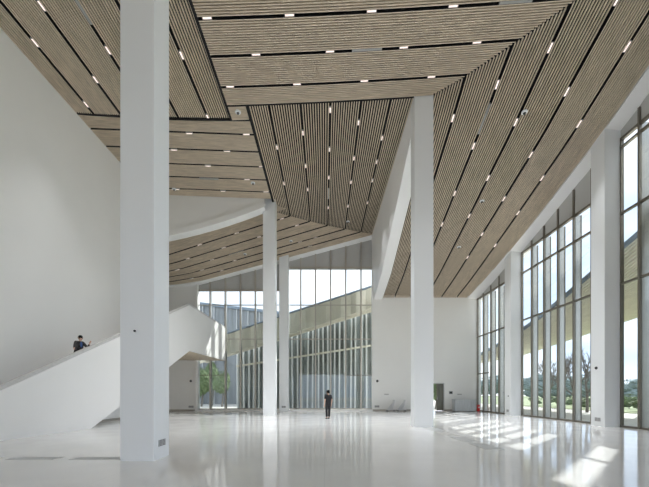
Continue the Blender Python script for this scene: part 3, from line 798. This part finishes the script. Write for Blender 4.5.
def ruled_canopy(name, inner, outer, ribs, label, thick=.35, cat='canopy', alongcount=24, posts=()):
    e = empty(name, tuple(inner[0][:2])+(0,)); m_ = MB(); m = 8
    rows = []
    for (a, b) in zip(inner, outer):
        a = Vector(a); b = Vector(b)
        rows.append([a+(b-a)*k/m for k in range(m+1)])
    nv = (m+1)
    for r in rows: m_.v += [tuple(p) for p in r]
    off = len(m_.v)
    for r in rows: m_.v += [(p.x,p.y,p.z+thick) for p in r]
    for i in range(len(rows)-1):
        for k in range(m):
            q = (i*nv+k,i*nv+k+1,(i+1)*nv+k+1,(i+1)*nv+k)
            m_.f.append(q); m_.m.append(0); m_.f.append(tuple(off+t for t in reversed(q))); m_.m.append(0)
        for k in (0,m):
            q = (i*nv+k,(i+1)*nv+k,off+(i+1)*nv+k,off+i*nv+k); m_.f.append(q); m_.m.append(0)
    for i in (0,len(rows)-1):
        for k in range(m): m_.f.append((i*nv+k,i*nv+k+1,off+i*nv+k+1,off+i*nv+k)); m_.m.append(0)
    part(m_, 'roof_sheet', M['cladding'], e)
    rb = MB()   # ribs under the sheet, running along
    for k in range(ribs):
        t = (k+.5)/ribs
        pts = [Vector(a)+(Vector(b)-Vector(a))*t-Vector((0,0,.04)) for a,b in zip(inner,outer)]
        rb.tube(pts, .045, 4)
    part(rb, 'underside_ribs', M['cladding'], e)
    edge = MB(); edge.tube([Vector(a)+Vector((0,0,thick*.6)) for a in inner], .16, 6)
    part(edge, 'roof_edge', M['roof_edge'], e)
    for p in posts: part(MB().tube([(p[0],p[1],-.1),(p[0],p[1],p[2])],.09,10), 'post', M['mullion'], e)
    tag(e, label, cat)
    return e
# right-hand canopy
ysx = [8,12,16.3,20,24,28,32,36,40,46]
def ci(y): return 9.0-.31*(y-16.3) if y < 26 else max(4.6, 6.0-.13*(y-26))
def co(y): return 7.9 - .08*(y-28)
ruled_canopy('canopy', [(15.0,y,ci(y)) for y in ysx], [(26,y,max(co(y),ci(y)-.3) if y<20 else co(y)) for y in ysx], 44,
   'ribbed champagne-coloured canopy outside the right windows', posts=[(25.8,y,co(y)) for y in (28,38,46)])
# courtyard canopy
xs_ = [-12,-9,-6,-3.3,0,4.4,7,8.5]
def ki(x): return 8.75 + (x+3.3)*.325
ruled_canopy('canopy', [(x,32.2,ki(x)) for x in xs_], [(x*1.05,36.9,ki(x)-1.2) for x in xs_], 7,
   'rising champagne-coloured canopy across the courtyard behind the man', thick=.3)
cc = [o for o in bpy.data.objects if o.name.startswith('canopy') and 'courtyard' in o.get('label','')][0]
fm = MB(); N = 44
for k in range(N):
    a = -12+20.5*k/N; b_ = -12+20.5*(k+1)/N; d0 = .10*math.sin(k*1.9); d1 = .10*math.sin((k+1)*1.9)
    q = [(a,32.1+d0,ki(a)-1.75),(b_,32.1+d1,ki(b_)-1.75),(b_,32.0+d1,ki(b_)+.1),(a,32.0+d0,ki(a)+.1)]
    fm.add(q+[(p[0],32.35,p[2]) for p in q],[(0,1,2,3),(7,6,5,4),(0,4,5,1),(3,2,6,7)])
part(fm,'fascia',M['cladding'],cc)
# courtyard wing facade under the canopy
b = empty('courtyard_wing', (0,38.4,0)); tag(b,'glazed courtyard wing with pale upright fins below the rising canopy','building')
q = [(-9.6,38,-.1),(8,38,-.1),(8,38,11.75),(-9.6,38,6.3)]
part(MB().prism(q,(0,.4,0)),'facade',M['facade'],b)
for k in range(30):
    x = -9.4+.58*k + random.uniform(-.1,.1); zt = 6.2+(x+9.6)*.29
    tl = random.uniform(-.25,.45)
    part(MB().prism([(x-.06,37.5,-.1),(x+.1,37.5,-.1),(x+.1+tl*.4,37.5,zt),(x-.06+tl*.4,37.5,zt)],(0,.45,0)),'upright_fin',M['facade_fin'],b)
part(MB().prism([(-9.6,37.45,4.35),(8,37.45,7.06),(8,37.45,7.26),(-9.6,37.45,4.55)],(0,.1,0)),'beam',M['cladding'],b)
# farther blue building
b = empty('blue_glass_building', (-10,52,0)); tag(b,'bluish glass building with sloping roof behind the courtyard, left','building')
q = [(-24,52,-.1),(6,52,-.1),(6,52,11.9),(-24,52,15.5)]
part(MB().prism(q,(0,6,0)),'facade',M['blueglass'],b)
part(MB().prism([(-24.4,51.7,15.45),(6.4,51.7,11.85),(6.4,51.7,12.25),(-24.4,51.7,15.85)],(0,6.4,0)),'roof',M['roof_edge'],b)
for k in range(18): 
    x=-23.4+1.7*k; part(MB().box(x-.06,x+.06,51.75,52,-.1,15.4-(x+24)*.12),'mullion',M['plate'],b)

def leafy(name, x, y, h, w, label, m, group, seed, trunk=True, dens=7, cat='tree', low=.45):
    rnd = random.Random(seed)
    e = empty(name,(x,y,-.06)); crown = MB(); 
    for k in range(dens):
        a = rnd.uniform(0,6.28); rr = rnd.uniform(0,.55)*w/2; zc = h*rnd.uniform(low,.82)
        ph = rnd.uniform(0,6)
        fn = lambda d, ph=ph: 1+.13*math.sin(d.x*9+ph)*math.sin(d.y*8+ph*2)+.1*math.sin(d.z*13+d.x*11+ph)
        crown.ball((x+rr*math.cos(a),y+rr*math.sin(a),zc-.06),(w*rnd.uniform(.22,.36),w*rnd.uniform(.22,.36),h*rnd.uniform(.14,.24)),16,11,fn)
    for k in range(dens*40):   # loose leaf clusters on the crown
        a = rnd.uniform(0,6.28); t = rnd.uniform(.25,1); rr = w*.5*math.sin(t*math.pi)**.6*rnd.uniform(.7,1.08); zc = h*(.25+.75*t)
        c = Vector((x+rr*math.cos(a),y+rr*math.sin(a),zc)); s_ = w*.03*rnd.uniform(.6,1.6)
        v = [c+Vector((rnd.uniform(-1,1),rnd.uniform(-1,1),rnd.uniform(-1,1)))*s_ for _ in range(4)]
        crown.add(v,[(0,1,2),(0,2,3),(0,3,1),(1,3,2)])
    part(crown,'crown',m,e,smooth=False)
    if trunk: part(MB().tube([(x,y,-.1),(x+.03*h,y,h*.3),(x,y,h*.6)],[h*.025,h*.02,h*.01],8),'trunk',M['bark'],e)
    tag(e,label,cat,group)
def bare_tree(x,y,h,label,seed):
    rnd = random.Random(seed); e = empty('bare_tree',(x,y,-.06)); tr = MB(); br = MB()
    def grow(p,d,L,r,lv,mb):
        q = p+d*L; mid = (p+q)/2+Vector((rnd.uniform(-1,1),rnd.uniform(-1,1),0))*L*.06
        mb.tube([p,mid,q],[r,r*.85,r*.68],5)
        if lv == 0: return
        for k in range(3 if lv > 1 else 4):
            nd = (d+Vector((rnd.uniform(-1,1),rnd.uniform(-1,1),rnd.uniform(-.1,.6)))*.62).normalized()
            grow(p+(q-p)*rnd.uniform(.6,1),nd,L*rnd.uniform(.6,.8),r*.6,lv-1,br)
    grow(Vector((x,y,-.1)),Vector((0,0,1)),h*.32,h*.02,5,tr)
    part(tr,'trunk',M['bark'],e); part(br,'branches',M['bark'],e); tag(e,label,'tree','bare trees outside the right windows')
for i,(px,X,h,lab) in enumerate([(548,30,7.5,'bare winter tree outside the middle right window, leftmost of its trees'),(563,27,7.0,'bare winter tree outside the middle right window, second from left'),
      (574,24,6.6,'bare winter tree outside the middle right window, third from left'),(587,22.5,6.4,'bare winter tree outside the middle right window beside the pier')]):
    bare_tree(X, X*F/(px-CX), h, lab, 20+i)
pos = ['leftmost','second','third','fourth','fifth','sixth','seventh','eighth','ninth']
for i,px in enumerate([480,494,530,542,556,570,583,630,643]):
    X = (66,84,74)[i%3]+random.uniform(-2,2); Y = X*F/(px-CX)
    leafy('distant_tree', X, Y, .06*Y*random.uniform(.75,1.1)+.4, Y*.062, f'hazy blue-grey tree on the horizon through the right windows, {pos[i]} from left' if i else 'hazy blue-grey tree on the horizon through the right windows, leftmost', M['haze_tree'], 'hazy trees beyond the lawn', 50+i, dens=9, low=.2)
for i,px in enumerate([535,549,560,571,584,629,642]):
    X = (27.5,31)[i%2]; Y = X*F/(px-CX)
    leafy('shrub', X, Y, 1.3*random.uniform(.8,1.2), 1.6, f'low green shrub on the lawn outside the right windows, {pos[i]} from left' if i else 'low green shrub on the lawn outside the right windows, leftmost', M['leaf'], 'low shrubs on the lawn', 80+i, trunk=True, dens=6, low=.25, cat='shrub')
for i,(px,Y,h) in enumerate([(194,48.5,6),(201.5,42,4.6),(212,45,5.6),(222,41,4.2)]):
    leafy('garden_tree', (px-CX)/F*Y, Y, h, 2.3, f'green leafy tree below the stair landing behind the courtyard glass, {pos[i] if i else "leftmost"}' + (' from left' if i else ''), M['leaf'], 'green trees behind the courtyard glass', 120+i, dens=8)
leafy('garden_tree', (435.5-CX)/F*35, 35, 3.0, 1.7, 'green tree seen through the doorway in the end wall', M['leaf'], None, 140, dens=8)

# ------------------------------------------------------------------ light and camera
w = bpy.data.worlds.new('sky'); S.world = w; w.use_nodes = True; nt = w.node_tree; nt.nodes.clear()
out = nt.nodes.new('ShaderNodeOutputWorld'); bg = nt.nodes.new('ShaderNodeBackground')
tc = nt.nodes.new('ShaderNodeTexCoord'); mp = nt.nodes.new('ShaderNodeMapping'); mp.inputs['Scale'].default_value = (1,1,2.2)
n = nt.nodes.new('ShaderNodeTexNoise'); n.inputs['Scale'].default_value = 2.6; n.inputs['Detail'].default_value = 6; n.inputs['Roughness'].default_value = .55
nt.links.new(tc.outputs['Generated'], mp.inputs[0]); nt.links.new(mp.outputs[0], n.inputs['Vector'])
cr = nt.nodes.new('ShaderNodeValToRGB'); cr.color_ramp.elements[0].position = .36; cr.color_ramp.elements[0].color = (.50,.61,.80,1)
cr.color_ramp.elements[1].position = .6; cr.color_ramp.elements[1].color = (.86,.89,.96,1)
nt.links.new(n.outputs['Fac'], cr.inputs[0]); nt.links.new(cr.outputs[0], bg.inputs[0]); bg.inputs[1].default_value = .88
nt.links.new(bg.outputs[0], out.inputs[0])
sun = bpy.data.lights.new('sun','SUN'); sun.energy = 2.9; sun.angle = math.radians(.7); sun.color = (1,.96,.92)
so = bpy.data.objects.new('sun', sun); COL.objects.link(so)
el = math.radians(43.5); az = math.radians(45)
dirn = Vector((-math.cos(el)*math.cos(az), -math.cos(el)*math.sin(az), -math.sin(el)))
so.rotation_euler = dirn.to_track_quat('-Z','Y').to_euler(); so.location = (40,50,40)

cam = bpy.data.cameras.new('camera'); co_ = bpy.data.objects.new('camera', cam); COL.objects.link(co_)
co_.location = (0,0,EYE); co_.rotation_euler = (math.pi/2,0,0)
cam.sensor_width = 36; cam.lens = F*36/649; cam.shift_y = (HY-243.5)/649; cam.shift_x = 0; cam.clip_end = 500
S.camera = co_
S.view_settings.view_transform = 'Standard'; S.view_settings.look = 'None'; S.view_settings.gamma = 1
S.view_settings.use_curve_mapping = False; S.view_settings.exposure = 1.26
S.cycles.use_denoising = True
S.cycles.max_bounces = 12; S.cycles.diffuse_bounces = 8; S.cycles.transparent_max_bounces = 16
S.cycles.caustics_reflective = False; S.cycles.caustics_refractive = False
